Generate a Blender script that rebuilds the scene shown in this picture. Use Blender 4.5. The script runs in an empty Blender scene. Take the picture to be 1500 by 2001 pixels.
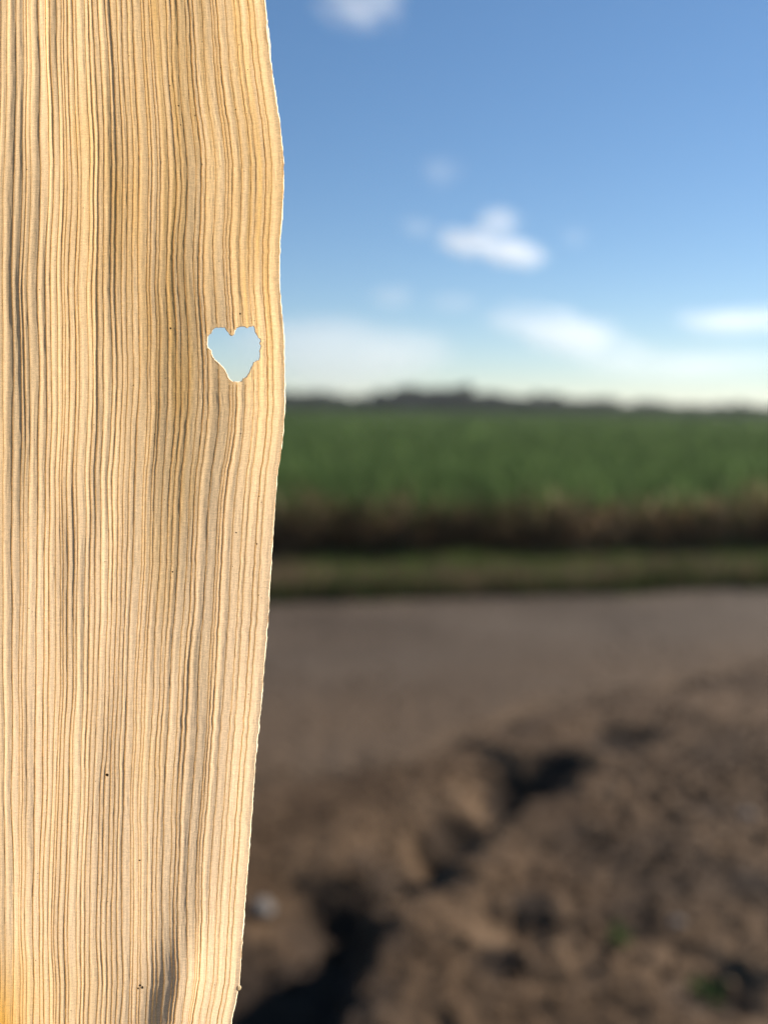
import bpy, math, random
import numpy as np
from mathutils import Vector, Matrix, Euler

random.seed(7)
rng = np.random.default_rng(7)
sc = bpy.context.scene
col = sc.collection
R = math.radians

# ------------------------------------------------------------------ camera
F_PX = 1815.0                       # focal length in photograph pixels (frame 1500 x 2001)
EYE = Vector((0.0, 0.0, 1.5))
PITCH, ROLL = 6.5, 0.75
cd = bpy.data.cameras.new('camera')
cam = bpy.data.objects.new('camera', cd)
col.objects.link(cam)
sc.camera = cam
cd.sensor_fit = 'VERTICAL'
cd.sensor_height = 36.0
cd.sensor_width = 27.0
cd.lens = 18.0 / (1000.5 / F_PX)
cd.clip_start = 0.01
cd.clip_end = 30000.0
MC = (Matrix.Rotation(R(90 - PITCH), 4, 'X') @ Matrix.Rotation(R(ROLL), 4, 'Z'))
cam.matrix_world = Matrix.Translation(EYE) @ MC
HUSK_D = 0.100
cd.dof.use_dof = True
cd.dof.focus_distance = HUSK_D
cd.dof.aperture_fstop = 13.8

# ------------------------------------------------------------------ light
SUN_EL, SUN_AZ = 24.0, 62.0         # azimuth clockwise from +Y (straight ahead)
w = bpy.data.worlds.new('World')
sc.world = w
w.use_nodes = True
nt = w.node_tree
bg = nt.nodes['Background']
sky = nt.nodes.new('ShaderNodeTexSky')
sky.sky_type = 'NISHITA'
sky.sun_disc = False
sky.sun_elevation = R(SUN_EL)
sky.sun_rotation = R(SUN_AZ)
sky.altitude = 900
sky.air_density = 1.0
sky.dust_density = 0.1
sky.ozone_density = 2.6
hs = nt.nodes.new('ShaderNodeHueSaturation')
hs.inputs['Saturation'].default_value = 1.2
hs.inputs['Value'].default_value = 1.03
gm = nt.nodes.new('ShaderNodeGamma')
gm.inputs['Gamma'].default_value = 0.80
nt.links.new(sky.outputs[0], gm.inputs['Color'])
nt.links.new(gm.outputs[0], hs.inputs['Color'])
tn = nt.nodes.new('ShaderNodeMix')
tn.data_type = 'RGBA'; tn.blend_type = 'MULTIPLY'; tn.inputs[0].default_value = 1.0
tn.inputs[7].default_value = (0.955, 0.995, 1.07, 1)
nt.links.new(hs.outputs[0], tn.inputs[6])
nt.links.new(tn.outputs[2], bg.inputs['Color'])
bg.inputs['Strength'].default_value = 0.090

sl = bpy.data.lights.new('sun', 'SUN')
sun = bpy.data.objects.new('sun', sl)
col.objects.link(sun)
sl.energy = 5.0
sl.angle = R(0.53)
sl.color = (1.0, 0.94, 0.84)
SD = Vector((math.sin(R(SUN_AZ)) * math.cos(R(SUN_EL)), math.cos(R(SUN_AZ)) * math.cos(R(SUN_EL)), math.sin(R(SUN_EL))))
sun.rotation_euler = SD.to_track_quat('Z', 'Y').to_euler()
sun.location = (20, 20, 30)

sc.view_settings.view_transform = 'Standard'
sc.view_settings.look = 'None'
sc.view_settings.gamma = 1.0
sc.view_settings.use_curve_mapping = False
sc.view_settings.exposure = 0.83
cy = sc.cycles
cy.max_bounces = 10
cy.diffuse_bounces = 5
cy.transmission_bounces = 6
cy.volume_bounces = 5
cy.transparent_max_bounces = 16
cy.use_denoising = True
cy.sample_clamp_indirect = 8.0

# ------------------------------------------------------------------ helpers
def pdir(px, py):
    d = Vector(((px - 750.0) / F_PX, (1000.5 - py) / F_PX, -1.0))
    return (MC.to_3x3() @ d)

def gp(px, py, z=0.0):
    d = pdir(px, py)
    t = (z - EYE.z) / d.z
    return EYE + d * t

def at(px, py, dist):                # the point at ground distance dist along a pixel's ray
    d = pdir(px, py)
    return EYE + d * (dist / math.hypot(d.x, d.y))

def hash2(ix, iy, seed):
    h = (ix.astype(np.int64) * 374761393 + iy.astype(np.int64) * 668265263 + seed * 974634777) & 0x7fffffff
    h = ((h ^ (h >> 13)) * 1274126177) & 0x7fffffff
    h = ((h ^ (h >> 16)) * 2246822519) & 0x7fffffff
    return ((h ^ (h >> 15)) & 0xffffff) / float(0xffffff)

def vnoise(x, y, seed=0):
    x = np.asarray(x, float); y = np.asarray(y, float)
    x, y = np.broadcast_arrays(x, y)
    ix = np.floor(x); iy = np.floor(y)
    fx = x - ix; fy = y - iy
    fx = fx * fx * fx * (fx * (fx * 6 - 15) + 10); fy = fy * fy * fy * (fy * (fy * 6 - 15) + 10)
    a = hash2(ix, iy, seed); b = hash2(ix + 1, iy, seed)
    c = hash2(ix, iy + 1, seed); d = hash2(ix + 1, iy + 1, seed)
    return ((a * (1 - fx) + b * fx) * (1 - fy) + (c * (1 - fx) + d * fx) * fy) * 2 - 1

def fbm(x, y, o=4, seed=0, gain=0.5):
    s = 0; a = 1.0; t = 0
    for i in range(o):
        s = s + a * vnoise(x * 2 ** i + 17.3 * i, y * 2 ** i - 9.1 * i, seed + i); t += a; a *= gain
    return s / t

def sstep(a, b, x):
    t = np.clip((x - a) / (b - a), 0, 1)
    return t * t * (3 - 2 * t)

def mesh_np(name, verts, faces, mat=None, smooth=True, color=None):
    """faces: one int array (n,3) or (n,4)"""
    me = bpy.data.meshes.new(name)
    verts = np.ascontiguousarray(verts, np.float32); faces = np.ascontiguousarray(faces, np.int32)
    n, k = faces.shape
    me.vertices.add(len(verts)); me.vertices.foreach_set('co', verts.ravel())
    me.loops.add(n * k); me.loops.foreach_set('vertex_index', faces.ravel())
    me.polygons.add(n); me.polygons.foreach_set('loop_start', np.arange(0, n * k, k, dtype=np.int32))
    me.polygons.foreach_set('use_smooth', np.full(n, smooth, bool))
    me.update(calc_edges=True)
    if color is not None:
        at_ = me.attributes.new('tint', 'FLOAT_COLOR', 'POINT')
        c = np.ones((len(verts), 4), np.float32); c[:, :3] = color
        at_.data.foreach_set('color', c.ravel())
    if mat: me.materials.append(mat)
    return me

def link(name, me, parent=None):
    o = bpy.data.objects.new(name, me); col.objects.link(o)
    if parent: o.parent = parent
    return o

def tag(o, label=None, cat=None, group=None, kind=None):
    if label: o['label'] = label
    if cat: o['category'] = cat
    if group: o['group'] = group
    if kind: o['kind'] = kind
    return o

def empty(name, loc):
    o = bpy.data.objects.new(name, None); col.objects.link(o); o.location = loc
    return o

def grid_faces(nr, nc):
    i = np.arange(nr * nc).reshape(nr, nc)
    return np.stack([i[:-1, :-1], i[:-1, 1:], i[1:, 1:], i[1:, :-1]], -1).reshape(-1, 4)

def tube_np(path, rad, sides=6, closed=False):
    path = np.asarray(path, float); n = len(path)
    rad = np.broadcast_to(np.asarray(rad, float), (n,))
    if closed: t = np.roll(path, -1, 0) - np.roll(path, 1, 0)
    else: t = np.gradient(path, axis=0)
    t /= np.linalg.norm(t, axis=1, keepdims=True) + 1e-12
    up = np.tile(np.array([[0.0, 0.0, 1.0]]), (n, 1))
    a = np.cross(t, up); a /= np.linalg.norm(a, axis=1, keepdims=True) + 1e-12
    b = np.cross(a, t)
    ang = np.arange(sides) * 2 * math.pi / sides
    v = path[:, None, :] + rad[:, None, None] * (np.cos(ang)[None, :, None] * a[:, None, :] + np.sin(ang)[None, :, None] * b[:, None, :])
    idx = np.arange(n * sides).reshape(n, sides)
    nx = np.roll(idx, -1, 1)
    if closed: r0, r1, q0, q1 = idx, np.roll(idx, -1, 0), nx, np.roll(nx, -1, 0)
    else: r0, r1, q0, q1 = idx[:-1], idx[1:], nx[:-1], nx[1:]
    return v.reshape(-1, 3), np.stack([r0, q0, q1, r1], -1).reshape(-1, 4)

class Nodes:
    def __init__(s, name):
        s.m = bpy.data.materials.new(name); s.m.use_nodes = True
        s.t = s.m.node_tree; s.t.nodes.clear()
        s.out = s.t.nodes.new('ShaderNodeOutputMaterial')
    def n(s, typ, **kw):
        nd = s.t.nodes.new('ShaderNode' + typ)
        for k, v in kw.items():
            if k.startswith('_'): setattr(nd, k[1:], v)
            else: nd.inputs[k.replace('__', ' ')].default_value = v
        return nd
    def l(s, a, b): s.t.links.new(a, b)
    def noise(s, vec, scale, detail=4, rough=0.55):
        nd = s.n('TexNoise', Scale=scale, Detail=detail, Roughness=rough)
        if vec is not None: s.l(vec, nd.inputs['Vector'])
        return nd.outputs['Fac']
    def ramp(s, fac, stops):
        nd = s.n('ValToRGB'); e = nd.color_ramp.elements
        while len(e) < len(stops): e.new(0.5)
        for q, (p, c) in zip(e, stops): q.position = p; q.color = (*c, 1)
        s.l(fac, nd.inputs['Fac']); return nd.outputs['Color']
    def mapr(s, v, a, b, c, d):
        nd = s.n('MapRange'); s.l(v, nd.inputs[0])
        for i, x in enumerate((a, b, c, d)): nd.inputs[i + 1].default_value = x
        return nd.outputs[0]
    def math(s, op, a, b=None):
        nd = s.n('Math', _operation=op)
        for i, x in enumerate((a, b)):
            if x is None: continue
            if isinstance(x, (int, float)): nd.inputs[i].default_value = x
            else: s.l(x, nd.inputs[i])
        return nd.outputs[0]
    def mix(s, fac, a, b, mode='MIX'):
        nd = s.n('Mix', _data_type='RGBA', _blend_type=mode)
        for k, x in ((0, fac), (6, a), (7, b)):
            if isinstance(x, (int, float)): nd.inputs[k].default_value = x
            elif isinstance(x, tuple): nd.inputs[k].default_value = (*x, 1)
            else: s.l(x, nd.inputs[k])
        return nd.outputs[2]

# ------------------------------------------------------------------ materials
def leaf_like(name, build, trans=0.35, rough=0.9):
    N = Nodes(name)
    c = build(N)
    p = N.n('BsdfPrincipled', Roughness=rough); p.inputs['Specular IOR Level'].default_value = 0.0
    t = N.n('BsdfTranslucent')
    N.l(c, p.inputs['Base Color']); N.l(c, t.inputs['Color'])
    mx = N.n('MixShader', Fac=trans)
    N.l(p.outputs[0], mx.inputs[1]); N.l(t.outputs[0], mx.inputs[2]); N.l(mx.outputs[0], N.out.inputs['Surface'])
    return N.m

def tint_build(N):
    a = N.n('Attribute', _attribute_name='tint')
    g = N.n('NewGeometry')
    n1 = N.mapr(N.noise(g.outputs['Position'], 9.0, 3), 0.3, 0.7, 0.75, 1.25)
    return N.mix(1.0, a.outputs['Color'], n1, 'MULTIPLY')

def rough_ground(name, stops, s1, s2, bump=0.3, bdist=0.02):
    N = Nodes(name)
    g = N.n('NewGeometry')
    a = N.noise(g.outputs['Position'], s1, 5, 0.6)
    b = N.noise(g.outputs['Position'], s2, 4, 0.6)
    f = N.math('ADD', N.math('MULTIPLY', a, 0.6), N.math('MULTIPLY', b, 0.4))
    c = N.ramp(f, stops)
    p = N.n('BsdfPrincipled', Roughness=0.95); p.inputs['Specular IOR Level'].default_value = 0.15
    bp = N.n('Bump', Strength=bump, Distance=bdist)
    N.l(b, bp.inputs['Height']); N.l(bp.outputs[0], p.inputs['Normal'])
    N.l(c, p.inputs['Base Color']); N.l(p.outputs[0], N.out.inputs['Surface'])
    return N.m

M_soil = rough_ground('tilled_soil', [(0.40, (0.0508, 0.0286, 0.0148)), (0.47, (0.0798, 0.0471, 0.0249)), (0.55, (0.1088, 0.0662, 0.0366)), (0.66, (0.1487, 0.0955, 0.0560))], 2.3, 26.0, 0.8)
M_road = rough_ground('packed_dirt', [(0.34, (0.0629, 0.0429, 0.0281)), (0.5, (0.0925, 0.0651, 0.0444)), (0.66, (0.1295, 0.0947, 0.0666))], 0.9, 14.0, 0.8, 0.03)
def road_blend(m, c):                    # loose soil carried onto the near half of the road
    nt_ = m.node_tree; ln = nt_.links
    pr = next(n for n in nt_.nodes if n.type == 'BSDF_PRINCIPLED'); src = pr.inputs['Base Color'].links[0].from_socket
    a = nt_.nodes.new('ShaderNodeAttribute'); a.attribute_name = 'tint'
    mx_ = nt_.nodes.new('ShaderNodeMix'); mx_.data_type = 'RGBA'
    ln.new(a.outputs['Fac'], mx_.inputs[0]); ln.new(src, mx_.inputs[6]); mx_.inputs[7].default_value = (*c, 1)
    ln.new(mx_.outputs[2], pr.inputs['Base Color'])
road_blend(M_road, (0.112, 0.070, 0.040))
road_blend(M_soil, (0.030, 0.020, 0.014))  # dark tone for the painted rut shade and damp patches
N = Nodes('clod_soil')
pb = N.n('BsdfPrincipled', Roughness=0.95); pb.inputs['Specular IOR Level'].default_value = 0.1
N.l(tint_build(N), pb.inputs['Base Color']); N.l(pb.outputs[0], N.out.inputs['Surface'])
M_clod = N.m
M_pale = rough_ground('pale_clod', [(0.3, (0.1184, 0.0962, 0.0814)), (0.5, (0.1628, 0.1406, 0.1221)), (0.7, (0.2220, 0.1998, 0.1776))], 8.0, 60.0, 0.5, 0.01)
M_leaf = leaf_like('crop_leaf', tint_build, 0.5)
M_grass = leaf_like('verge_grass', tint_build, 0.3)
M_tree = leaf_like('tree_leaf', tint_build, 0.5)
M_bark = rough_ground('bark', [(0.3, (0.03, 0.022, 0.016)), (0.7, (0.07, 0.05, 0.038))], 5.0, 30.0)

# ------------------------------------------------------------------ ground lines
def line_of(p, q):
    a, b = gp(*p), gp(*q)
    m = (b.y - a.y) / (b.x - a.x)
    return lambda x: a.y + m * (x - a.x)
y_far = line_of((530, 1178), (1500, 1150))      # road / verge
y_near = line_of((480, 1500), (1500, 1275))     # soil / road
y_crop = line_of((530, 1096), (1500, 1080))     # verge / crop

def ridge_dist(x, y):
    """signed distance to the furrow ridge, positive on its right-hand (sunny) side, plus position along it"""
    pts = [gp(*p) for p in ((640, 2300), (690, 1990), (745, 1790), (835, 1690), (960, 1605), (1090, 1535), (1150, 1500))]
    best = np.full(x.shape, 1e9); sgn = np.zeros(x.shape); par = np.zeros(x.shape)
    for k in range(len(pts) - 1):
        a, b = pts[k], pts[k + 1]
        dx, dy = b.x - a.x, b.y - a.y; L2 = dx * dx + dy * dy
        t = np.clip(((x - a.x) * dx + (y - a.y) * dy) / L2, 0, 1)
        ex, ey = x - a.x - t * dx, y - a.y - t * dy
        d = np.hypot(ex, ey); s = np.where(dx * ey - dy * ex < 0, 1.0, -1.0)
        m = d < best
        best = np.where(m, d, best); sgn = np.where(m, s, sgn); par = np.where(m, (k + t) / (len(pts) - 1), par)
    return best * sgn, par

HOLLOWS = [(600, 1690, 0.2, -0.05), (740, 1700, 0.22, -0.12), (850, 1620, 0.22, -0.12), (920, 1570, 0.17, -0.13), (1005, 1520, 0.18, -0.12), (1085, 1485, 0.14, -0.09),
           (1015, 1825, 0.10, -0.05), (1385, 1940, 0.13, -0.06), (1200, 1440, 0.18, -0.05), (1200, 1850, 0.36, 0.02)]
SOIL_SHADE = [(470, 2100, 0.30), (520, 1950, 0.30), (600, 1830, 0.28), (690, 1720, 0.24), (800, 1640, 0.20), (920, 1570, 0.18), (1010, 1510, 0.16), (1090, 1480, 0.10),
        (1040, 1780, 0.08), (980, 1900, 0.09), (1390, 1950, 0.12), (1480, 1740, 0.10), (1200, 1440, 0.12)]  # rut band and hollows whose shade is painted into the soil colour
def shade_damp_at(x, y):
    """shade of the rut and hollows painted into the soil, partly moist earth, plus scattered damp patches"""
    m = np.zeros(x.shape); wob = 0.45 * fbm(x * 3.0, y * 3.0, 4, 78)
    for px_, py_, rad_ in SOIL_SHADE:
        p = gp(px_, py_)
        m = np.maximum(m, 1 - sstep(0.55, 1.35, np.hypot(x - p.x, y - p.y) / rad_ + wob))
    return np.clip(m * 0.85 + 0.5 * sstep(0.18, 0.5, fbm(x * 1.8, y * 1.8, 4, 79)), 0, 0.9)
def ground_h(x, y):
    x = np.asarray(x, float); y = np.asarray(y, float)
    yn, yf, yc = y_near(x), y_far(x), y_crop(x)
    wob = 0.22 * fbm(x * 0.9, y * 0.9, 3, 50)
    tilled = 1 - sstep(-1.5, 0.2, y - yn + wob)
    h = tilled * (0.05 * fbm(x * 1.2, y * 1.2, 3, 3, 0.5) + 0.014 * fbm(x * 5, y * 5, 4, 8, 0.6) + 0.042 * np.abs(fbm(x * 16, y * 16, 3, 9, 0.6)) )
    d, par = ridge_dist(x, y)
    wr = 0.12 * fbm(x * 4, y * 4, 4, 31, 0.6)
    dd = d + wr
    wdt = 0.80 - 0.45 * par; dep = 0.24 - 0.08 * par            # a cut rut: steep bank on its right, floor rising slowly to the left
    end = sstep(1.0, 0.9, par)
    h = h - tilled * end * dep * sstep(0.02, -0.10, dd) * (1 - sstep(wdt, 3.4 * wdt, -dd))
    h = h + tilled * end * 0.03 * np.exp(-((dd - 0.07) / 0.17) ** 2) * sstep(-0.1, 0.03, dd)
    for px_, py_, rad_, dep_ in HOLLOWS:
        p = gp(px_, py_)
        q = np.hypot(x - p.x, (y - p.y) * 1.15) / rad_ + 0.32 * fbm(x * 5.5, y * 5.5, 4, 75)
        h = h + dep_ * np.exp(-np.clip(q, 0, 4) ** 3)
    road = sstep(-0.3, 0.05, y - yn + wob) * (1 - sstep(-0.05, 0.1, y - yf))
    h = h * (1 - road) - 0.05 * road
    verge = sstep(0.0, 0.5, y - yf)
    h = h + verge * (0.03 + 0.03 * fbm(x * 1.3, y * 1.3, 3, 12))
    return h

# ground: one sheet, fine near the camera, out to the horizon
def spaced(fine_lo, fine_hi, step, far_lo, far_hi, g=1.35):
    a = list(np.arange(fine_lo, fine_hi + 1e-6, step))
    s = step
    while a[-1] < far_hi: s *= g; a.append(a[-1] + s)
    s = step
    while a[0] > far_lo: s *= g; a.insert(0, a[0] - s)
    return np.array(a)
gx = spaced(-2.2, 4.2, 0.02, -6000, 6000)
gy = spaced(1.2, 6.6, 0.02, -400, 9000)
X, Y = np.meshgrid(gx, gy)
Z = ground_h(X, Y)
me = mesh_np('ground', np.stack([X, Y, Z], -1).reshape(-1, 3), grid_faces(len(gy), len(gx)), M_soil)
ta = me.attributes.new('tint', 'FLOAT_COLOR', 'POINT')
ta.data.foreach_set('color', np.repeat(shade_damp_at(X, Y).reshape(-1, 1), 4, 1).astype(np.float32).ravel())
tag(link('ground', me), kind='structure')

# dirt road: a sheet lying over the ground between the tilled soil and the verge
rx = np.unique(np.concatenate([np.arange(-3, 6, 0.06), np.linspace(-60, -3, 60), np.linspace(6, 60, 60)]))
rt = np.linspace(0, 1, 60)
RX = np.tile(rx, (60, 1))
y0 = y_near(rx) - 0.30 + 0.45 * fbm(rx * 0.9, rx * 0 + 3, 6, 81, 0.7)
y1 = y_far(rx) + 0.06 + 0.05 * fbm(rx * 2, rx * 0 + 1, 3, 82)
RY = y0[None] * (1 - rt[:, None]) + y1[None] * rt[:, None]
RZ = 0.008 * fbm(RX * 1.2, RY * 2.5, 4, 83) - 0.10 * (1 - sstep(0, 0.12, rt))[:, None] - 0.03 * sstep(0.97, 1.0, rt)[:, None]
me = mesh_np('dirt_road', np.stack([RX, RY, RZ], -1).reshape(-1, 3), grid_faces(60, len(rx)), M_road)
blend_ = (1 - sstep(0.02, 0.65, rt))[:, None] * (0.75 + 0.5 * fbm(RX * 1.1, RY * 1.6, 4, 84)) + 0.2 * fbm(RX * 0.35, RY * 2.2, 4, 85) 
ta = me.attributes.new('tint', 'FLOAT_COLOR', 'POINT')
ta.data.foreach_set('color', np.repeat(np.clip(blend_, 0, 1).reshape(-1, 1), 4, 1).astype(np.float32).ravel())
tag(link('dirt_road', me), kind='structure')

# ------------------------------------------------------------------ clods (uncountable crumbs of earth) as stuff, some pale ones as things
def clod_mesh(seed, n=1):
    import bmesh
    bm = bmesh.new(); bmesh.ops.create_icosphere(bm, subdivisions=n, radius=1.0)
    r = random.Random(seed)
    ph = [(Vector((r.gauss(0, 1), r.gauss(0, 1), r.gauss(0, 1))).normalized(), r.uniform(0.1, 0.28), r.uniform(0.2, 0.7)) for _ in range(9)]
    for v in bm.verts:
        d = v.co.normalized(); s = 1.0
        for a, k, c in ph:
            q = d.dot(a)
            if q > c: s -= k * (q - c) / (1 - c)
        v.co = d * s * r.uniform(0.95, 1.05)
    vs = np.array([v.co[:] for v in bm.verts]); fs = np.array([[l.index for l in f.verts] for f in bm.faces]); bm.free()
    return vs, fs
protos = [clod_mesh(i) for i in range(6)]
V, Fc, Cc = [], [], []; off = 0
nclod = 0
CL = np.array([[0.0953, 0.0562, 0.0303], [0.1326, 0.0799, 0.0437], [0.0622, 0.0370, 0.0207], [0.2072, 0.1406, 0.0850], [0.3481, 0.2590, 0.1699], [0.2984, 0.2442, 0.1820]])
qx = rng.uniform(-2.4, 4.6, 40000); qy = rng.uniform(1.3, 7.6, 40000)
inroad = qy > y_near(qx) - 0.1 + 0.5 * rng.normal(size=40000)
ok = (qy < y_far(qx)) & (~inroad | (rng.random(40000) < 0.35))
qx, qy, inroad = qx[ok][:12500], qy[ok][:12500], inroad[ok][:12500]
qd = shade_damp_at(qx, qy); qz = ground_h(qx, qy); qz = np.where(inroad, np.maximum(qz, 0.0), qz)
for x, y, z, ir in zip(qx, qy, qz, inroad):
    s = min(0.020, 0.0050 * (1 / (1 - rng.random() * 0.985)) ** 0.5) * (0.8 if ir else 1.0)
    vs, fs = protos[nclod % 6]
    m = np.array(Euler((rng.uniform(0, 6), rng.uniform(0, 6), rng.uniform(0, 6))).to_matrix())
    p = vs * np.array([s * rng.uniform(.8, 1.4), s, s * .75]) @ m.T
    V.append(p + np.array([x, y, z + s * 0.25])); Fc.append(fs + off); off += len(vs); nclod += 1
    Cc.append(np.tile(CL[min(5, int(abs(rng.normal(0, 1.7))))] * rng.uniform(.8, 1.2) * (1 - 0.65 * qd[nclod - 1]), (len(vs), 1)))  # crumbs darken with the painted soil shade
me = mesh_np('soil_clods', np.concatenate(V), np.concatenate(Fc), M_clod, smooth=False, color=np.concatenate(Cc))
tag(link('soil_clods', me), 'loose brown and pale crumbs of earth over the tilled soil', kind='stuff')

def single_clod(px, py, size, label, mat, seed, sq=0.75):
    p = gp(px, py)
    z = float(ground_h(np.array([p.x]), np.array([p.y]))[0])
    vs, fs = clod_mesh(100 + seed, 3)
    me = mesh_np('clod', vs * np.array([size * 1.2, size, size * sq]), fs, mat, smooth=False)
    o = link('clod', me); o.location = (p.x, p.y, z + size * sq * 0.45); o.rotation_euler = (0.2, 0.1, seed * 1.3)
    tag(o, label, 'clod', 'pale clods lying on the tilled soil')
single_clod(515, 1690, 0.040, 'pale grey clod of earth beside the right edge of the dry husk', M_pale, 1)
single_clod(1322, 1822, 0.022, 'small pale tan clod above the green weed tuft at lower right', M_pale, 2)
single_clod(1455, 1590, 0.030, 'pale tan clod on the bare soil by the right border of the photo', M_pale, 3)

# ------------------------------------------------------------------ blades of leaves
def blades(base, L, W, az, lean, droop, seg, tint, tipt=None):
    """arching strips; arrays per blade. Returns verts, quads, colours"""
    n = len(base)
    t = np.linspace(0, 1, seg + 1)
    ang = lean[:, None] + droop[:, None] * t[None] ** 1.3          # angle from the vertical
    ds = (L / seg)[:, None]
    hr = np.concatenate([np.zeros((n, 1)), np.cumsum(np.sin(ang[:, :-1]) * ds, 1)], 1)
    hz = np.concatenate([np.zeros((n, 1)), np.cumsum(np.cos(ang[:, :-1]) * ds, 1)], 1)
    ca, sa = np.cos(az)[:, None], np.sin(az)[:, None]
    c = np.stack([base[:, 0:1] + hr * ca, base[:, 1:2] + hr * sa, base[:, 2:3] + hz], -1)
    wd = W[:, None] * (0.55 + 0.9 * t - 1.4 * t ** 2.4)[None]
    wd = np.maximum(wd, 0.03 * W[:, None])
    side = np.stack([-sa * np.ones_like(hr), ca * np.ones_like(hr), np.zeros_like(hr)], -1) * wd[..., None] * 0.5
    v = np.stack([c - side, c + side], 2).reshape(n, -1, 3)
    k = np.arange(seg) * 2
    q = np.stack([k, k + 1, k + 3, k + 2], -1)
    f = (np.arange(n)[:, None, None] * (2 * (seg + 1)) + q[None]).reshape(-1, 4)
    if tipt is None: tipt = tint
    cc = tint[:, None, :] * (1 - t[None, :, None]) + tipt[:, None, :] * t[None, :, None]
    cc = np.repeat(cc, 2, 1).reshape(-1, 3)
    return v.reshape(-1, 3), f, cc

def join(parts):
    V, Fq, C = [], [], []; o = 0
    for v, f, c in parts:
        V.append(v); Fq.append(f + o); C.append(c); o += len(v)
    return np.concatenate(V), np.concatenate(Fq), np.concatenate(C)

GREEN = np.array([[0.0925, 0.1406, 0.0459], [0.0999, 0.1517, 0.0503], [0.0829, 0.1273, 0.0414], [0.1147, 0.1591, 0.0577]])
BROWN = np.array([[0.2220, 0.1406, 0.0740], [0.2812, 0.1850, 0.1036], [0.1628, 0.1036, 0.0592], [0.3108, 0.2294, 0.1406]])
STRAW = np.array([[0.1998, 0.1406, 0.0851], [0.2442, 0.1665, 0.1073], [0.1480, 0.1036, 0.0629]])
CANOPY = 0.56

def field(n, x0, x1, d0, d1, L, W, seg, zlo=0.15):
    x = rng.uniform(x0, x1, n); d = d0 + (d1 - d0) * rng.random(n) ** 1.0
    y = y_crop(x) + d
    z = np.full(n, 0.0) + CANOPY * rng.uniform(zlo, 0.75, n) + 0.06 * fbm(x * 0.6, y * 0.6, 3, 91)
    g = GREEN[rng.integers(0, 4, n)] * rng.uniform(0.75, 1.25, (n, 1)) * (1 + 0.25 * fbm(x * 0.25, y * 0.25, 3, 92))[:, None]
    return blades(np.stack([x, y, z], -1), L * rng.uniform(0.6, 1.2, n), W * rng.uniform(0.7, 1.3, n),
                  rng.uniform(0, 6.283, n), rng.uniform(0.35, 1.1, n), rng.uniform(0.5, 1.3, n), seg, g)
parts = []
parts.append(field(26000, -9, 12, 0.45, 6, 0.42, 0.035, 4))
parts.append(field(40000, -22, 26, 6, 26, 0.32, 0.055, 3, 0.4))
parts.append(field(26000, -60, 70, 26, 90, 0.45, 0.18, 3, 0.6))
# front of the stand: dead brown lower leaves and stalks, green only near the top
n = 9000
x = rng.uniform(-9, 12, n); y = y_crop(x) + rng.uniform(-0.15, 0.5, n) + 0.12 * fbm(x * 1.1, x * 0, 3, 95)
z = rng.uniform(0.0, 0.50, n) + 0.2 * fbm(x * 1.0, x * 0 + 7, 4, 94)
b = BROWN[rng.integers(0, 4, n)] * rng.uniform(0.6, 1.3, (n, 1)) * (1 + 0.5 * fbm(x * 0.9, x * 0 + 3, 3, 93))[:, None]
parts.append(blades(np.stack([x, y, z], -1), rng.uniform(0.15, 0.4, n), rng.uniform(0.012, 0.03, n), rng.uniform(0, 6.283, n), rng.uniform(0.1, 1.2, n), rng.uniform(0.5, 2.4, n), 4, b))
n = 2600
x = rng.uniform(-9, 12, n); y = y_crop(x) + rng.uniform(0.1, 0.6, n) + 0.12 * fbm(x * 1.1, x * 0, 3, 95)
z = rng.uniform(0.26, 0.48, n)
g = GREEN[rng.integers(0, 4, n)] * rng.uniform(0.6, 1.2, (n, 1))
parts.append(blades(np.stack([x, y, z], -1), rng.uniform(0.2, 0.42, n), rng.uniform(0.02, 0.04, n), rng.uniform(0, 6.283, n), rng.uniform(0.1, 0.8, n), rng.uniform(0.5, 1.8, n), 4, g))
n = 2600    # stalks
x = rng.uniform(-9, 12, n); y = y_crop(x) + rng.uniform(0.0, 0.7, n)
b = BROWN[rng.integers(0, 4, n)] * rng.uniform(0.6, 1.1, (n, 1))
parts.append(blades(np.stack([x, y, np.zeros(n)], -1), rng.uniform(0.35, 0.55, n), np.full(n, 0.018), rng.uniform(0, 6.283, n), rng.uniform(0, 0.15, n), rng.uniform(0, 0.2, n), 2, b))
v, f, c = join(parts)
tag(link('crop_leaves', mesh_np('crop_leaves', v, f, M_leaf, color=c)), 'dense green crop leaves with dead brown lower leaves along the front', kind='stuff')

# the closed canopy of the crop beyond, a bumpy mass with its front face standing over the verge
cx = np.unique(np.concatenate([np.arange(-12, 14, 0.25), np.linspace(-160, -12, 60), np.linspace(14, 170, 60), np.linspace(-3000, -160, 12), np.linspace(170, 3000, 12)]))
cdp = np.concatenate([[0.55, 0.6, 0.68], np.arange(0.8, 8, 0.25), np.geomspace(8, 520, 70)])
CX = np.tile(cx, (len(cdp), 1)); CY = y_crop(cx)[None] * 1.0 + cdp[:, None]
CZ = 0.40 + 0.09 * fbm(CX * 1.5, CY * 1.5, 3, 97) + 0.16 * sstep(60, 140, CY) + 0.07 * fbm(CX * 0.2, CY * 0.2, 3, 98)
CZ[0] = 0.0; CZ[1] = 0.2 + 0.05 * fbm(cx * 3, cx * 0, 3, 99); CZ[2] *= 0.85
CB = np.zeros(CX.shape, bool); CB[:3] = True
cc = np.broadcast_to(np.array([0.088, 0.134, 0.045]), (CX.size, 3)).copy() * (1 + 0.3 * fbm(CX * 0.08, CY * 0.04, 4, 96)).reshape(-1, 1)
cc[CB.ravel()] = (0.15, 0.093, 0.048)
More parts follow.
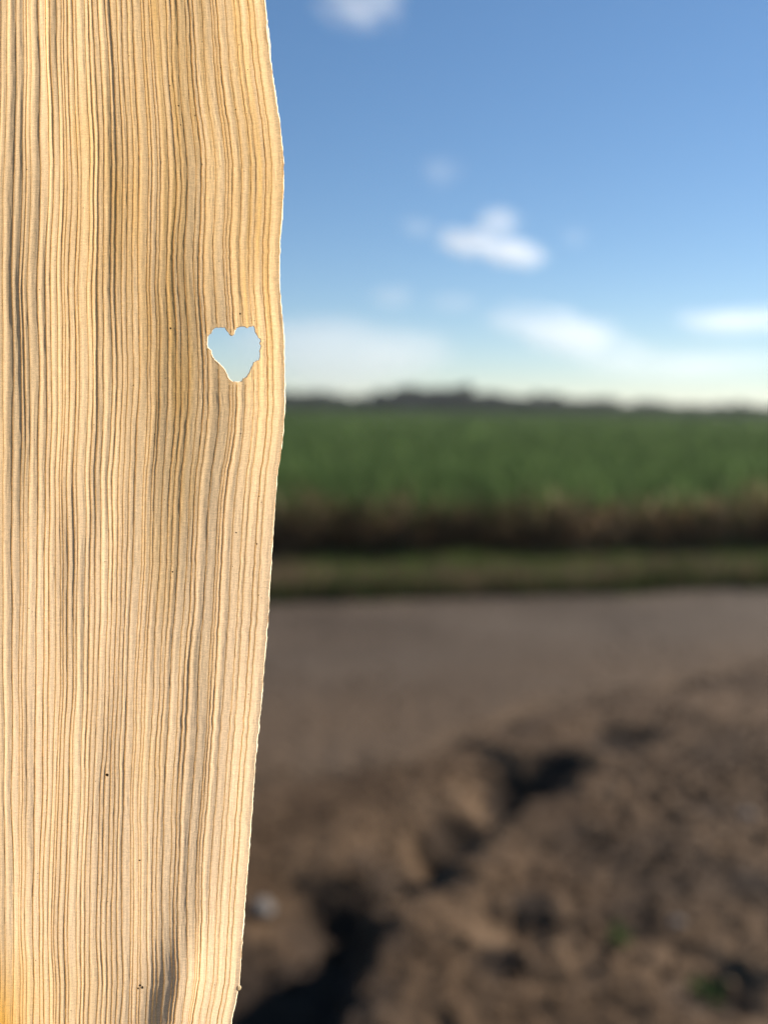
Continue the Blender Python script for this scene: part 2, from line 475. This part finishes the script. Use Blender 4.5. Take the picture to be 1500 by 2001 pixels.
tag(link('crop_canopy', mesh_np('crop_canopy', np.stack([CX, CY, CZ], -1).reshape(-1, 3), grid_faces(len(cdp), len(cx)), M_leaf, color=cc)),
    'green crop field stretching to the far tree line', kind='stuff')

# verge: short grass with straw patches
n = 26000
x = rng.uniform(-9, 12, n); tt = rng.random(n)
y = y_far(x) + 0.02 + (y_crop(x) - y_far(x) + 0.1) * tt + 0.08 * fbm(x * 1.5, x * 0, 3, 61)
z = ground_h(x, y) - 0.01
pat = fbm(x * 0.55, y * 0.55, 3, 62)
g = GREEN[rng.integers(0, 4, n)] * np.array([[1.15, 1.06, 0.85]]) * rng.uniform(0.7, 1.2, (n, 1)) * (1 + 0.4 * fbm(x * 0.8, y * 1.5, 3, 67))[:, None]
st = STRAW[rng.integers(0, 3, n)] * rng.uniform(0.6, 1.1, (n, 1))
br = BROWN[rng.integers(0, 4, n)]
g = np.where((pat + rng.normal(0, 0.12, n) > 0.17)[:, None], st, g)
g = np.where((rng.random(n) < 0.12)[:, None], br, g)
L = rng.uniform(0.06, 0.16, n) * (1.0 + 0.9 * fbm(x * 1.2, y * 1.2, 3, 63))
parts = [blades(np.stack([x, y, z], -1), L, rng.uniform(0.008, 0.018, n), rng.uniform(0, 6.283, n), rng.uniform(0.05, 0.7, n), rng.uniform(0.2, 1.5, n), 3, g)]
n = 15000
x = rng.uniform(-9, 12, n)
keep = fbm(x * 0.8, x * 0 + 5, 4, 64) + rng.normal(0, 0.12, n) > -0.12
x = x[keep]; n = len(x)
y = y_far(x) + rng.normal(0.14, 0.11, n) + 0.22 * fbm(x * 1.1, x * 0, 3, 61)
z = ground_h(x, y) - 0.01
g = GREEN[rng.integers(0, 4, n)] * np.array([[0.8, 0.74, 0.7]]) * rng.uniform(0.5, 1.1, (n, 1))
br = BROWN[rng.integers(0, 4, n)] * 0.6
g = np.where((rng.random(n) < 0.3)[:, None], br, g)
parts.append(blades(np.stack([x, y, z], -1), rng.uniform(0.06, 0.19, n) * (1 + 0.9 * fbm(x * 0.9, x * 0 + 2, 4, 66)), rng.uniform(0.008, 0.016, n), rng.uniform(0, 6.283, n), rng.uniform(0.05, 0.5, n), rng.uniform(0.2, 1.4, n), 3, g))
v, f, c = join(parts)
tag(link('verge_grass', mesh_np('verge_grass', v, f, M_grass, color=c)), 'short green and straw coloured grass along the dirt road', kind='stuff')

# weed tufts on the soil
def weed(px, py, label, nb, L, k):
    p = gp(px, py); z = float(ground_h(np.array([p.x]), np.array([p.y]))[0])
    o = empty('weed_tuft', (p.x, p.y, z)); tag(o, label, 'weed', 'weed tufts growing on the bare soil')
    for q in range(nb):
        b = np.array([[random.gauss(0, L * .35), random.gauss(0, L * .35), -0.004]])
        v, f, c = blades(b, np.array([L * random.uniform(.6, 1.2)]), np.array([L * .14]), np.array([random.uniform(0, 6.28)]), np.array([random.uniform(.1, .9)]), np.array([random.uniform(.3, 1.3)]), 4,
                         GREEN[random.randrange(4)][None] * random.uniform(.7, 1.1))
        link('blade', mesh_np('blade', v, f, M_grass, color=c), o)
weed(1205, 1850, 'small green weed tuft on the smooth soil patch at lower right', 22, 0.065, 0)
weed(1385, 1925, 'dark green weed tuft in the hollow near the bottom right corner', 18, 0.06, 1)

# ------------------------------------------------------------------ trees on the horizon
def crown_mesh(seed, n=3000):
    r = np.random.default_rng(seed)
    nl = 15
    cen = np.stack([r.normal(0, 0.30, nl), r.normal(0, 0.30, nl), r.uniform(0.10, 0.82, nl)], -1)
    rad = r.uniform(0.15, 0.27, nl)
    k = r.integers(0, nl, n)
    d = r.normal(0, 1, (n, 3)); d /= np.linalg.norm(d, axis=1, keepdims=True)
    p = cen[k] + d * rad[k][:, None] * r.uniform(0.55, 1.05, (n, 1))
    a = r.normal(0, 1, (n, 3)); a /= np.linalg.norm(a, axis=1, keepdims=True)
    b = np.cross(a, d); b /= np.linalg.norm(b, axis=1, keepdims=True) + 1e-9
    s = r.uniform(0.035, 0.07, (n, 1))
    v = np.stack([p - a * s, p - b * s * .6, p + a * s, p + b * s * .6], 1).reshape(-1, 3)
    f = np.arange(4 * n).reshape(n, 4)
    base = np.array([[0.13, 0.14, 0.11], [0.15, 0.155, 0.12], [0.11, 0.118, 0.095]])[r.integers(0, 3, n)] * r.uniform(.7, 1.2, (n, 1))
    return mesh_np('crown', v, f, M_tree, smooth=False, color=np.repeat(base, 4, 0))
def trunk_mesh(seed):
    r = random.Random(seed)
    V, Fq = [], []; o = 0
    limbs = [((0, 0, -0.02), (r.uniform(-.03, .03), r.uniform(-.03, .03), 0.30), (r.uniform(-.05, .05), r.uniform(-.05, .05), 0.72), 0.030)]
    for q in range(4):
        a = q * 1.57 + r.random(); limbs.append(((0, 0, 0.22 + .05 * q), (.12 * math.cos(a), .12 * math.sin(a), 0.40 + .04 * q), (.25 * math.cos(a), .25 * math.sin(a), 0.60), 0.014))
    for a, b, c, rd in limbs:
        v, f = tube_np([a, b, c], [rd, rd * .7, rd * .25], 6); v = v; V.append(v); Fq.append(f + o); o += len(v)
    return mesh_np('trunk', np.concatenate(V), np.concatenate(Fq), M_bark)
crowns = [crown_mesh(200 + i) for i in range(5)]
trunks = [trunk_mesh(300 + i) for i in range(3)]
def tree(px, dist, h, wd, label, k, name='tree', group='dark trees along the far edge of the field'):
    p = at(px, 800, dist)
    o = empty(name, (p.x, p.y, -0.05)); o.rotation_euler.z = random.uniform(0, 6.28)
    o.scale = (wd, wd, h)
    tag(o, label, 'tree' if name == 'tree' else 'bush', group)
    link('trunk', trunks[k % 3], o); link('crown', crowns[k % 5], o)
big = [(795, 238, 6.9, 7.6, 'rounded dark tree at the left end of the raised clump on the horizon'),
       (838, 236, 6.6, 7.6, 'dark tree in the middle of the raised clump on the horizon'),
       (880, 240, 6.9, 7.8, 'broad dark tree right of the middle of the raised horizon clump'),
       (914, 236, 7.2, 6.6, 'tall dark tree ending the raised horizon clump at its right'),
       (745, 240, 5.6, 7.2, 'lower dark tree just left of the raised clump on the horizon'),
       (960, 240, 5.6, 7.2, 'lower dark tree just right of the raised clump on the horizon'),
       (938, 252, 6.2, 7.6, 'dark tree set back behind the right end of the raised clump'),
       (770, 252, 5.8, 7.6, 'dark tree set back behind the left end of the raised clump'),
       (816, 250, 6.6, 8.0, 'dark tree set back between the first two trees of the raised clump'),
       (860, 252, 6.6, 8.0, 'dark tree set back in the centre of the raised horizon clump'),
       (900, 254, 6.8, 8.0, 'dark tree set back behind the right half of the raised clump')]
for k, (px, d, h, wd, lb) in enumerate(big): tree(px, d, h, wd, lb, k)
k = 10
px = 20.0
while px < 1760:
    if 730 < px < 975: px += 30; continue
    hh = 5.2 if px < 640 else (4.6 if px < 730 else (4.7 if px < 1060 else (3.9 if px < 1200 else 3.4)))
    hh *= random.uniform(0.8, 1.15)
    tree(px, random.uniform(235, 262), hh, hh * random.uniform(1.2, 1.7),
         'low dark tree in the blurred row along the far field edge', k, group='low dark trees of the far row')
    px += random.uniform(16, 25); k += 1

# ------------------------------------------------------------------ thin morning air over the field
N = Nodes('thin_air')
hv = N.n('VolumePrincipled', Density=0.00024, Anisotropy=0.3); hv.inputs['Color'].default_value = (0.93, 0.96, 1.0, 1)
N.l(hv.outputs[0], N.out.inputs['Volume'])
hb = np.array([[a, b, c] for a in (-40000.0, 40000.0) for b in (-20000.0, 40000.0) for c in (-1.4, 10.5)])
hq = np.array([[0, 1, 3, 2], [4, 6, 7, 5], [0, 4, 5, 1], [2, 3, 7, 6], [0, 2, 6, 4], [1, 5, 7, 3]])
tag(link('haze', mesh_np('haze', hb, hq, N.m, smooth=False)), 'thin pale haze lying over the field', kind='stuff')

# ------------------------------------------------------------------ clouds
def cloud_mat(name, dens, seed, nscale=1.6, thr=0.15, amp=1.0):
    N = Nodes(name)
    tc = N.n('TexCoord')
    mp = N.n('Mapping'); mp.inputs['Location'].default_value = (seed * 3.7, seed * 1.9, seed * 5.1)
    N.l(tc.outputs['Object'], mp.inputs['Vector'])
    no = N.noise(mp.outputs[0], nscale, 4, 0.6)
    ln = N.n('VectorMath', _operation='LENGTH'); N.l(tc.outputs['Object'], ln.inputs[0])
    fall = N.math('SUBTRACT', 1.0, ln.outputs['Value'])
    d = N.math('ADD', fall, N.math('MULTIPLY', N.math('SUBTRACT', no, 0.5), amp * 2))
    d = N.math('MINIMUM', N.math('MULTIPLY', N.math('MAXIMUM', N.math('SUBTRACT', d, thr), 0.0), 1.8), 1.0)
    edge = N.mapr(ln.outputs['Value'], 0.75, 1.0, 1.0, 0.0)
    d = N.math('MULTIPLY', N.math('MULTIPLY', d, edge), dens)
    p = N.n('VolumePrincipled', Anisotropy=0.45)
    p.inputs['Color'].default_value = (0.985, 0.985, 0.985, 1)
    N.l(d, p.inputs['Density']); N.l(p.outputs[0], N.out.inputs['Volume'])
    return N.m
import bmesh
def cloud(px, py, wpx, hpx, label, dens, k, dist=4000.0, tilt=0.0, **kw):
    p = at(px, py, dist); s = dist / F_PX
    bm = bmesh.new(); bmesh.ops.create_icosphere(bm, subdivisions=3, radius=1.0)
    me = bpy.data.meshes.new('cloud'); bm.to_mesh(me); bm.free()
    me.materials.append(cloud_mat('cloud_vapour', dens, k, **kw))
    o = link('cloud', me)
    o.location = p; o.scale = (wpx / 2 * s, wpx / 3 * s, hpx / 2 * s)
    o.rotation_euler = (0, R(tilt), -math.atan2(p.x, p.y))
    tag(o, label, 'cloud', 'small white clouds in the blue sky')
cloud(915, 474, 150, 66, 'left end of the brightest elongated cloud in mid sky', 0.0065, 1, tilt=8, nscale=2.4, thr=0.05)
cloud(1000, 494, 170, 66, 'bright right end of the elongated cloud in mid sky', 0.0065, 13, tilt=9, nscale=2.4, thr=0.05)
cloud(972, 436, 120, 75, 'small puff sitting on top of the brightest elongated cloud', 0.0055, 2, nscale=2.2)
cloud(1110, 655, 380, 115, 'long soft white cloud low above the field, sloping to the right', 0.0026, 3, tilt=14, nscale=2.2, amp=1.3)
cloud(1440, 627, 290, 60, 'thin flat white cloud streak low at the right border', 0.0028, 4, nscale=2.2, amp=1.2)
cloud(705, 8, 210, 130, 'soft white cloud at the very top of the sky beside the husk', 0.0027, 5, nscale=2.4, amp=1.4)
cloud(862, 335, 110, 80, 'faint small wisp alone in the blue above the brightest cloud', 0.0013, 6, nscale=2.2)
cloud(765, 580, 130, 60, 'faint flat wisp between the husk and the low clouds', 0.0018, 7, nscale=2.2)
cloud(1122, 464, 70, 50, 'tiny faint wisp right of the brightest cloud', 0.0016, 8)
cloud(885, 590, 130, 50, 'faint thin wisp below the brightest cloud', 0.0016, 9, nscale=2.2)
cloud(660, 690, 520, 170, 'broad pale veil of cloud low beside the husk', 0.0011, 10, thr=-0.1)
cloud(1330, 712, 500, 90, 'broad pale veil of cloud low over the field at the right', 0.0008, 11)
cloud(820, 445, 110, 50, 'faint wisp left of the brightest cloud', 0.0018, 12)

# ------------------------------------------------------------------ the dry corn husk
MM = 100.0 / F_PX                      # millimetres per photograph pixel at 100 mm
EY = np.array([-900, -500, -200, 0, 60, 130, 200, 250, 320, 400, 470, 540, 590, 650, 720, 800, 870, 910, 950, 1010, 1080, 1150, 1200, 1280, 1350, 1420, 1500, 1560, 1650, 1720, 1800, 1870, 1930, 1960, 2001, 2250, 2600, 2900], float)
EX = np.array([380, 470, 505, 518, 524, 531, 541, 549, 555, 553, 547, 546, 549, 555, 557, 557, 552, 545, 540, 537, 532, 528, 526, 520, 515, 508, 500, 497, 490, 484, 478, 473, 468, 461, 452, 425, 380, 300], float)
def edge_x(y):
    y = np.asarray(y, float)
    s = 0
    for o in (-16, -8, 0, 8, 16): s = s + np.interp(y + o, EY, EX)
    return s / 5 + 0.7 * vnoise(y * 0.11, 0 * y, 401) + 0.5 * vnoise(y * 0.37, 0 * y, 402)
U0 = -0.42
def hx(u, y):
    e = edge_x(y)
    base = u * e
    fade = np.clip((1 - u) * 4, 0, 1)
    lowb = sstep(1500, 2050, y) * np.exp(-((u - 0.6) / 0.28) ** 2)
    return base + fade * (8.0 * fbm(u * 3.4, y / 360.0, 3, 411) + 1.6 * vnoise(u * 22, y / 120.0, 412)) + 16 * lowb * fade

# vein positions
us = [U0]
while us[-1] < 0.975:
    us.append(us[-1] + 0.0142 * random.choice([0.8, 1.0, 1.2, 1.5, 1.8, 2.1, 2.4]) * random.uniform(0.9, 1.1))
us = np.array(us[:-1] + [1.0])
nv = len(us)
def gauss2(u, y, uc, yc, su, sy): return np.exp(-((u - uc) / su) ** 2 - ((y - yc) / sy) ** 2)
def fold_amount(u, y):
    return (1.0 + 1.5 * gauss2(u, y, 0.20, 40, 0.22, 420) + 0.9 * gauss2(u, y, 0.02, 350, 0.10, 500)
            + 1.0 * gauss2(u, y, 0.72, 1420, 0.07, 200) + 0.7 * gauss2(u, y, 0.3, 900, 0.15, 500)
            - 0.35 * gauss2(u, y, 0.85, 250, 0.2, 400))
asym = rng.uniform(0.38, 0.62, nv); amp = rng.uniform(0.5, 1.05, nv); asym2 = rng.uniform(-0.16, 0.16, nv)
def depth(u, y):
    """relief of the sheet towards the camera, in millimetres"""
    u = np.asarray(u, float); y = np.asarray(y, float)
    u, y = np.broadcast_arrays(u, y)
    k = np.clip(np.searchsorted(us, u, 'right') - 1, 0, nv - 2)
    t = (u - us[k]) / (us[k + 1] - us[k]); wdt = (us[k + 1] - us[k]) * 540 * MM
    a = np.clip(asym[k] + asym2[k] * vnoise(y / 260.0, k * 3.1, 421), 0.2, 0.8)
    s = np.where(t < a, t / a, (1 - t) / (1 - a))
    s = np.clip(s, 0, 1); prof = s * s * (3 - 2 * s)
    A = amp[k] * (0.65 + 0.6 * vnoise(y / 330.0, k * 7.7, 422)) * fold_amount(u, y)
    d = 0.058 * wdt * A * prof
    # pleats over two or three veins, long waves, the rolled-back margin
    d = d + 0.05 * vnoise(u * 13 + 0.6 * vnoise(u * 3, y / 300., 430), y / 520.0, 423) * fold_amount(u, y)
    d = d + 0.7 * vnoise(u * 2.3, y / 760.0, 424) + 0.2 * vnoise(u * 6.0, y / 380.0, 425)
    d = d + 0.45 * sstep(0.80, 1.0, u) ** 2 + 0.012 * vnoise(u * 160, y / 26.0, 426)
    # creases of the dried sheet
    for uc, yc, su, sy, a_ in ((0.03, 500, 0.034, 700, 0.42), (0.115, 60, 0.024, 330, 0.46), (0.185, -20, 0.022, 300, 0.46), (0.40, -40, 0.012, 220, 0.16),
                               (0.10, 1500, 0.022, 260, 0.14), (0.70, 1400, 0.026, 190, 0.20), (0.74, 1000, 0.02, 260, 0.10), (0.33, 760, 0.016, 320, 0.14), (0.55, 860, 0.014, 260, 0.10)):
        d = d + 0.5 * a_ * gauss2(u + 0.012 * vnoise(y / 240.0, 0 * y + uc * 40, 433), y, uc, yc, su, sy)
    # the sunken pocket near the bottom
    q = gauss2(u, y, 0.735 + (y - 1900) * -0.00030, 1945, 0.10, 110)
    d = d - 1.2 * q
    return d

HOLE = np.array([(290,590),(330,560),(335,525),(375,495),(395,497),(430,488),(455,490),(490,490),(505,525),(530,550),(545,580),(570,592),(590,585),(605,560),(612,525),(635,490),(665,480),(710,475),(740,485),(760,495),(790,478),(815,478),(835,468),(852,490),(858,535),(875,575),(900,615),(925,640),(930,665),(918,685),(932,720),(925,750),(912,770),(918,810),(922,850),(905,890),(885,893),(870,905),(845,910),(832,935),(830,945),(805,990),(785,1040),(760,1080),(735,1100),(712,1110),(690,1145),(650,1155),(620,1150),(580,1148),(555,1135),(520,1085),(500,1030),(490,1000),(460,970),(430,935),(385,900),(350,860),(330,825),(325,770),(290,745),(280,700),(283,640)], float) / 6.25 + np.array([360, 560])
def resample(poly, step, jit):
    out = []
    for i in range(len(poly)):
        a, b = poly[i], poly[(i + 1) % len(poly)]
        n = max(1, int(np.linalg.norm(b - a) / step))
        for q in range(n): out.append(a + (b - a) * q / n + rng.normal(0, jit, 2))
    return np.array(out)
HOLE = resample(HOLE, 1.1, 0.45)
def inside(poly, x, y):
    r = np.zeros(x.shape, bool); n = len(poly)
    for i in range(n):
        x1, y1 = poly[i]; x2, y2 = poly[(i + 1) % n]
        if y1 == y2: continue
        c = ((y1 > y) != (y2 > y)) & (x < (x2 - x1) * (y - y1) / (y2 - y1) + x1)
        r ^= c
    return r

BASE_PX = np.array([200.0, 2880.0])
def to_local(xpx, ypx, d):           # px, px, mm -> metres, local axes x right, y up, z towards the camera
    return np.stack([(xpx - BASE_PX[0]) * MM, (BASE_PX[1] - ypx) * MM, d], -1) * 0.001

husk = bpy.data.objects.new('corn_husk', None); col.objects.link(husk)
bp_ = EYE + pdir(*BASE_PX) * HUSK_D
husk.matrix_world = Matrix.Translation(bp_) @ MC
tag(husk, 'dry tan ribbed corn husk with a small heart-shaped hole near its right edge', 'corn husk')

cu = np.unique(np.concatenate([np.linspace(U0, 0.70, 500), np.linspace(0.70, 0.955, 235), np.linspace(0.955, 1.0, 26)]))
ry = np.unique(np.concatenate([np.arange(-880, 615, 6.0), np.arange(615, 765, 0.65), np.arange(765, 2880, 6.0)]))
UU, YY = np.meshgrid(cu, ry)
XX = hx(UU, YY); DD = depth(UU, YY)
nr, nc = UU.shape
F4 = grid_faces(nr, nc)[:, ::-1]
xc = XX.ravel()[F4].mean(1); yc = YY.ravel()[F4].mean(1)
near = (np.abs(xc - 460) < 62) & (np.abs(yc - 690) < 68)
kill = np.zeros(len(F4), bool); idx = np.where(near)[0]
kill[idx] = inside(HOLE, xc[idx], yc[idx])
touched = np.zeros(nr * nc, int); np.add.at(touched, F4[kill].ravel(), 1)
F4 = F4[~kill]
cnt = np.zeros(nr * nc, int); np.add.at(cnt, F4.ravel(), 1)
bnd = np.where((touched > 0) & (cnt > 0))[0]
xf, yf = XX.ravel().copy(), YY.ravel().copy()
pts = np.stack([xf[bnd], yf[bnd]], -1)
A_ = HOLE; B_ = np.roll(HOLE, -1, 0)
ab = B_ - A_
tpar = np.clip(((pts[:, None] - A_[None]) * ab[None]).sum(-1) / ((ab ** 2).sum(-1)[None] + 1e-9), 0, 1)
proj = A_[None] + tpar[..., None] * ab[None]
dist = np.linalg.norm(proj - pts[:, None], axis=-1); j = dist.argmin(1)
xf[bnd] = proj[np.arange(len(bnd)), j, 0]; yf[bnd] = proj[np.arange(len(bnd)), j, 1]

# the husk's own colour: cream with ochre stains, finer veins between the main ones; plus a painted orange glow
u_, y_ = UU, YY
cream = np.array([0.95, 0.662, 0.37]); ochre = np.array([0.93, 0.56, 0.20]); pink = np.array([0.95, 0.68, 0.435])
st1 = 0.5 + 0.5 * fbm(u_ * 3.0, y_ / 420.0, 4, 441)
tintc = cream[None, None] * np.ones(UU.shape + (1,))
def blend(c, target, m): return c * (1 - m[..., None]) + target[None, None] * m[..., None]
och = np.clip(0.55 * sstep(0.55, 0.85, st1) + 0.55 * sstep(1000, 300, y_) * sstep(0.15, 0.6, u_ * 0.6 + st1 * 0.4)
              + 0.7 * gauss2(u_, y_, 0.64, 560, 0.05, 300) + 0.7 * gauss2(u_, y_, 0.62, 1180, 0.045, 200) + 0.6 * gauss2(u_, y_, 0.92, 560, 0.08, 260)
              + 0.5 * gauss2(u_, y_, 0.02, 1300, 0.05, 250), 0, 1)
och = och * (0.6 + 0.5 * vnoise(u_ * 60, y_ / 200.0, 447))
tintc = blend(tintc, ochre, np.clip(och, 0, 0.85))
tintc = blend(tintc, pink, np.clip(0.65 * sstep(700, 1300, y_) * sstep(0.75, 0.35, st1), 0, 0.8))
kk = np.clip(np.searchsorted(us, u_, 'right') - 1, 0, nv - 2)
tq = (u_ - us[kk]) / (us[kk + 1] - us[kk])
dv = np.minimum(tq, 1 - tq) * (us[kk + 1] - us[kk]) * 540
tintc = blend(tintc, np.array([0.82, 0.48, 0.18]), 0.6 * np.exp(-(dv / 1.9) ** 2))
mn = rng.uniform(0.35, 0.65, nv)[kk]; on = (rng.random(nv) < 0.6)[kk]
dm = np.abs(tq - mn) * (us[kk + 1] - us[kk]) * 540
tintc = blend(tintc, np.array([0.76, 0.46, 0.22]), 0.42 * np.exp(-(dm / 0.8) ** 2) * on * (0.6 + 0.5 * vnoise(y_ / 150.0, kk * 2.3, 448)))
ribt = rng.uniform(0.90, 1.04, nv)[kk]
tintc = tintc * ribt[..., None]
corner = np.clip(1.2 * gauss2(u_, y_, -0.02, 2050, 0.11, 140), 0, 1)  # orange glow at lower left, painted into the husk colour
tintc = blend(tintc, np.array([0.95, 0.50, 0.10]), corner * 0.95)
tintc = np.clip(tintc, 0.02, 0.97).reshape(-1, 3)

N = Nodes('dry_husk')
at_ = N.n('Attribute', _attribute_name='tint')
tc = N.n('TexCoord')
mp = N.n('Mapping'); mp.inputs['Scale'].default_value = (1.0, 0.8, 1.0); N.l(tc.outputs['Object'], mp.inputs['Vector'])
f1 = N.noise(mp.outputs[0], 9000.0, 2, 0.6)
mp2 = N.n('Mapping'); mp2.inputs['Scale'].default_value = (0.5, 3.0, 1.0); N.l(tc.outputs['Object'], mp2.inputs['Vector'])
f2 = N.noise(mp2.outputs[0], 2600.0, 3, 0.6)
grain = N.math('MULTIPLY', N.mapr(f1, 0.25, 0.75, 0.80, 1.14), N.mapr(f2, 0.25, 0.75, 0.82, 1.10))
cN = N.mix(1.0, at_.outputs['Color'], grain, 'MULTIPLY')
bpn = N.n('Bump', Strength=0.22, Distance=0.00004); N.l(f1, bpn.inputs['Height'])
df = N.n('BsdfDiffuse', Roughness=0.6); trn = N.n('BsdfTranslucent')
cD = N.mix(1.0, cN, (1.0, 0.76, 0.60), 'MULTIPLY')
N.l(cD, df.inputs['Color']); N.l(cN, trn.inputs['Color'])
N.l(bpn.outputs[0], df.inputs['Normal']); N.l(bpn.outputs[0], trn.inputs['Normal'])
mx = N.n('MixShader', Fac=0.80); N.l(df.outputs[0], mx.inputs[1]); N.l(trn.outputs[0], mx.inputs[2])
N.l(mx.outputs[0], N.out.inputs['Surface'])
M_husk = N.m
def papery(name, c, trans, c2=None):
    N = Nodes(name)
    tc = N.n('TexCoord'); n1 = N.mapr(N.noise(tc.outputs['Object'], 5000.0, 3), 0.3, 0.7, 0.8, 1.15)
    cc_ = N.mix(1.0, c, n1, 'MULTIPLY')
    a = N.n('BsdfDiffuse'); b = N.n('BsdfTranslucent'); N.l(cc_, a.inputs['Color']); N.l(cc_, b.inputs['Color'])
    m_ = N.n('MixShader', Fac=trans); N.l(a.outputs[0], m_.inputs[1]); N.l(b.outputs[0], m_.inputs[2]); N.l(m_.outputs[0], N.out.inputs['Surface'])
    return N.m
M_vein = papery('husk_vein', (0.99, 0.86, 0.58), 0.88)
M_rim = papery('husk_margin', (0.93, 0.80, 0.58), 0.76)
M_speck = papery('mould_speck', (0.09, 0.055, 0.025), 0.1)

me = mesh_np('blade', to_local(xf, yf, DD.ravel()), F4, M_husk, color=tintc)
blade_o = link('blade', me, husk)

# main veins, each a thin strand lying along a valley of the sheet
vy = np.arange(-880, 2880, 10.0)
for k in range(1, nv - 1):
    u = us[k] + 0 * vy
    x = hx(u, vy)
    d = depth(u, vy)
    r0 = random.choice([0.024, 0.03, 0.036, 0.045])
    rad = r0 * (1 + 0.3 * vnoise(vy / 180.0, 0 * vy + k * 1.7, 451))
    ok = ~inside(HOLE, x, vy)
    if us[k] > 0.6 and us[k] < 0.98:
        ok &= ~inside((HOLE - HOLE.mean(0)) * 1.06 + HOLE.mean(0), x, vy)
    runs = []; cur = []
    for i in range(len(vy)):
        if ok[i]: cur.append(i)
        elif cur: runs.append(cur); cur = []
    if cur: runs.append(cur)
    V, Fq = [], []; o = 0
    for rr in runs:
        if len(rr) < 3: continue
        v, f = tube_np(np.stack([(x[rr] - BASE_PX[0]) * MM, (BASE_PX[1] - vy[rr]) * MM, d[rr] + r0 * 0.1], -1), rad[rr], 6)
        V.append(v * 0.001); Fq.append(f + o); o += len(v)
    link('vein', mesh_np('vein', np.concatenate(V), np.concatenate(Fq), M_vein), husk)

# pale dry margin along the right edge, with the wider frayed piece near the top and a small nub low down
my = np.arange(-880, 2880, 4.0)
d1 = depth(1.0 + 0 * my, my)
wd = 1.2 + 0.8 * vnoise(my / 60.0, 0 * my, 461) + 0.6 * vnoise(my / 13.0, 0 * my, 462) + 4.5 * sstep(48, 60, my) * (1 - sstep(80, 140, my))
e = edge_x(my)
rings = []
for a_, z_ in ((-1.0, 0.02), (-0.5, 0.05), (0.0, 0.09), (0.45, 0.14)):      # a thin papery strip turned a little towards the camera
    rings.append(np.stack([(e + wd * a_ - BASE_PX[0]) * MM, (BASE_PX[1] - my) * MM, d1 + z_], -1))
V = np.stack(rings, 1); n, s_ = V.shape[:2]
link('margin', mesh_np('margin', V.reshape(-1, 3) * 0.001, grid_faces(n, s_)[:, ::-1], M_rim), husk)
vs, fs = clod_mesh(77, 3)
cnub = np.array([(469.5 - BASE_PX[0]) * MM, (BASE_PX[1] - 1926) * MM, float(depth(1.0, 1926.0))])
link('nub', mesh_np('nub', (vs * np.array([0.24, 0.33, 0.16]) + cnub) * 0.001, fs, M_rim), husk)

# pale torn rim of the heart-shaped hole
hu = HOLE[:, 0] / edge_x(HOLE[:, 1])
dh = depth(hu, HOLE[:, 1])
nh = len(HOLE)
tg = np.roll(HOLE, -2, 0) - np.roll(HOLE, 2, 0); tg /= np.linalg.norm(tg, axis=1, keepdims=True) + 1e-9
sa_ = 0.5 * np.sum(HOLE[:, 0] * np.roll(HOLE[:, 1], -1) - np.roll(HOLE[:, 0], -1) * HOLE[:, 1])
nout = np.stack([tg[:, 1], -tg[:, 0]], -1) * (1 if sa_ > 0 else -1)
rw = 1.2 * (1 + 0.6 * vnoise(np.arange(nh) * 0.25, np.zeros(nh), 471))
rings = []
for a_, z_ in ((1.0, 0.015), (0.35, 0.05), (-0.25, 0.11)):
    q = HOLE + nout * (rw * a_)[:, None]
    rings.append(np.stack([(q[:, 0] - BASE_PX[0]) * MM, (BASE_PX[1] - q[:, 1]) * MM, dh + z_], -1))
V = np.stack(rings, 1); ii = np.arange(nh * 3).reshape(nh, 3); i1 = np.roll(ii, -1, 0)
f = np.stack([ii[:, :-1], ii[:, 1:], i1[:, 1:], i1[:, :-1]], -1).reshape(-1, 4)
link('hole_rim', mesh_np('hole_rim', V.reshape(-1, 3) * 0.001, f, M_rim), husk)

# dark mould specks
sp = [(335, 643, 2.6), (349, 207, 2.4), (461, 1041, 2.2), (213, 1511, 4.2), (281, 1926, 3.0), (276, 1922, 2.6), (272, 1928, 2.2), (468, 611, 1.8), (381, 225, 1.5), (339, 1117, 2.2), (502, 1063, 1.7), (276, 1677, 2.4), (430, 130, 1.4), (353, 244, 1.6), (506, 970, 1.6)]
for q in range(70): sp.append((random.uniform(5, 520), random.uniform(5, 1990), random.uniform(0.6, 1.3)))
V, Fc = [], []; o = 0
vs, fs = clod_mesh(55, 2)
for x, y, r in sp:
    if x > float(edge_x(y)) - 12 or inside(HOLE, np.array([x]), np.array([y]))[0]: continue
    d = float(depth(x / float(edge_x(y)), y))
    V.append((vs * np.array([r, r * random.uniform(.8, 1.7), 1.0]) * MM + np.array([(x - BASE_PX[0]) * MM, (BASE_PX[1] - y) * MM, d + 0.03])) * 0.001)
    Fc.append(fs + o); o += len(vs)
tag(link('specks', mesh_np('specks', np.concatenate(V), np.concatenate(Fc), M_speck), husk), kind='stuff')
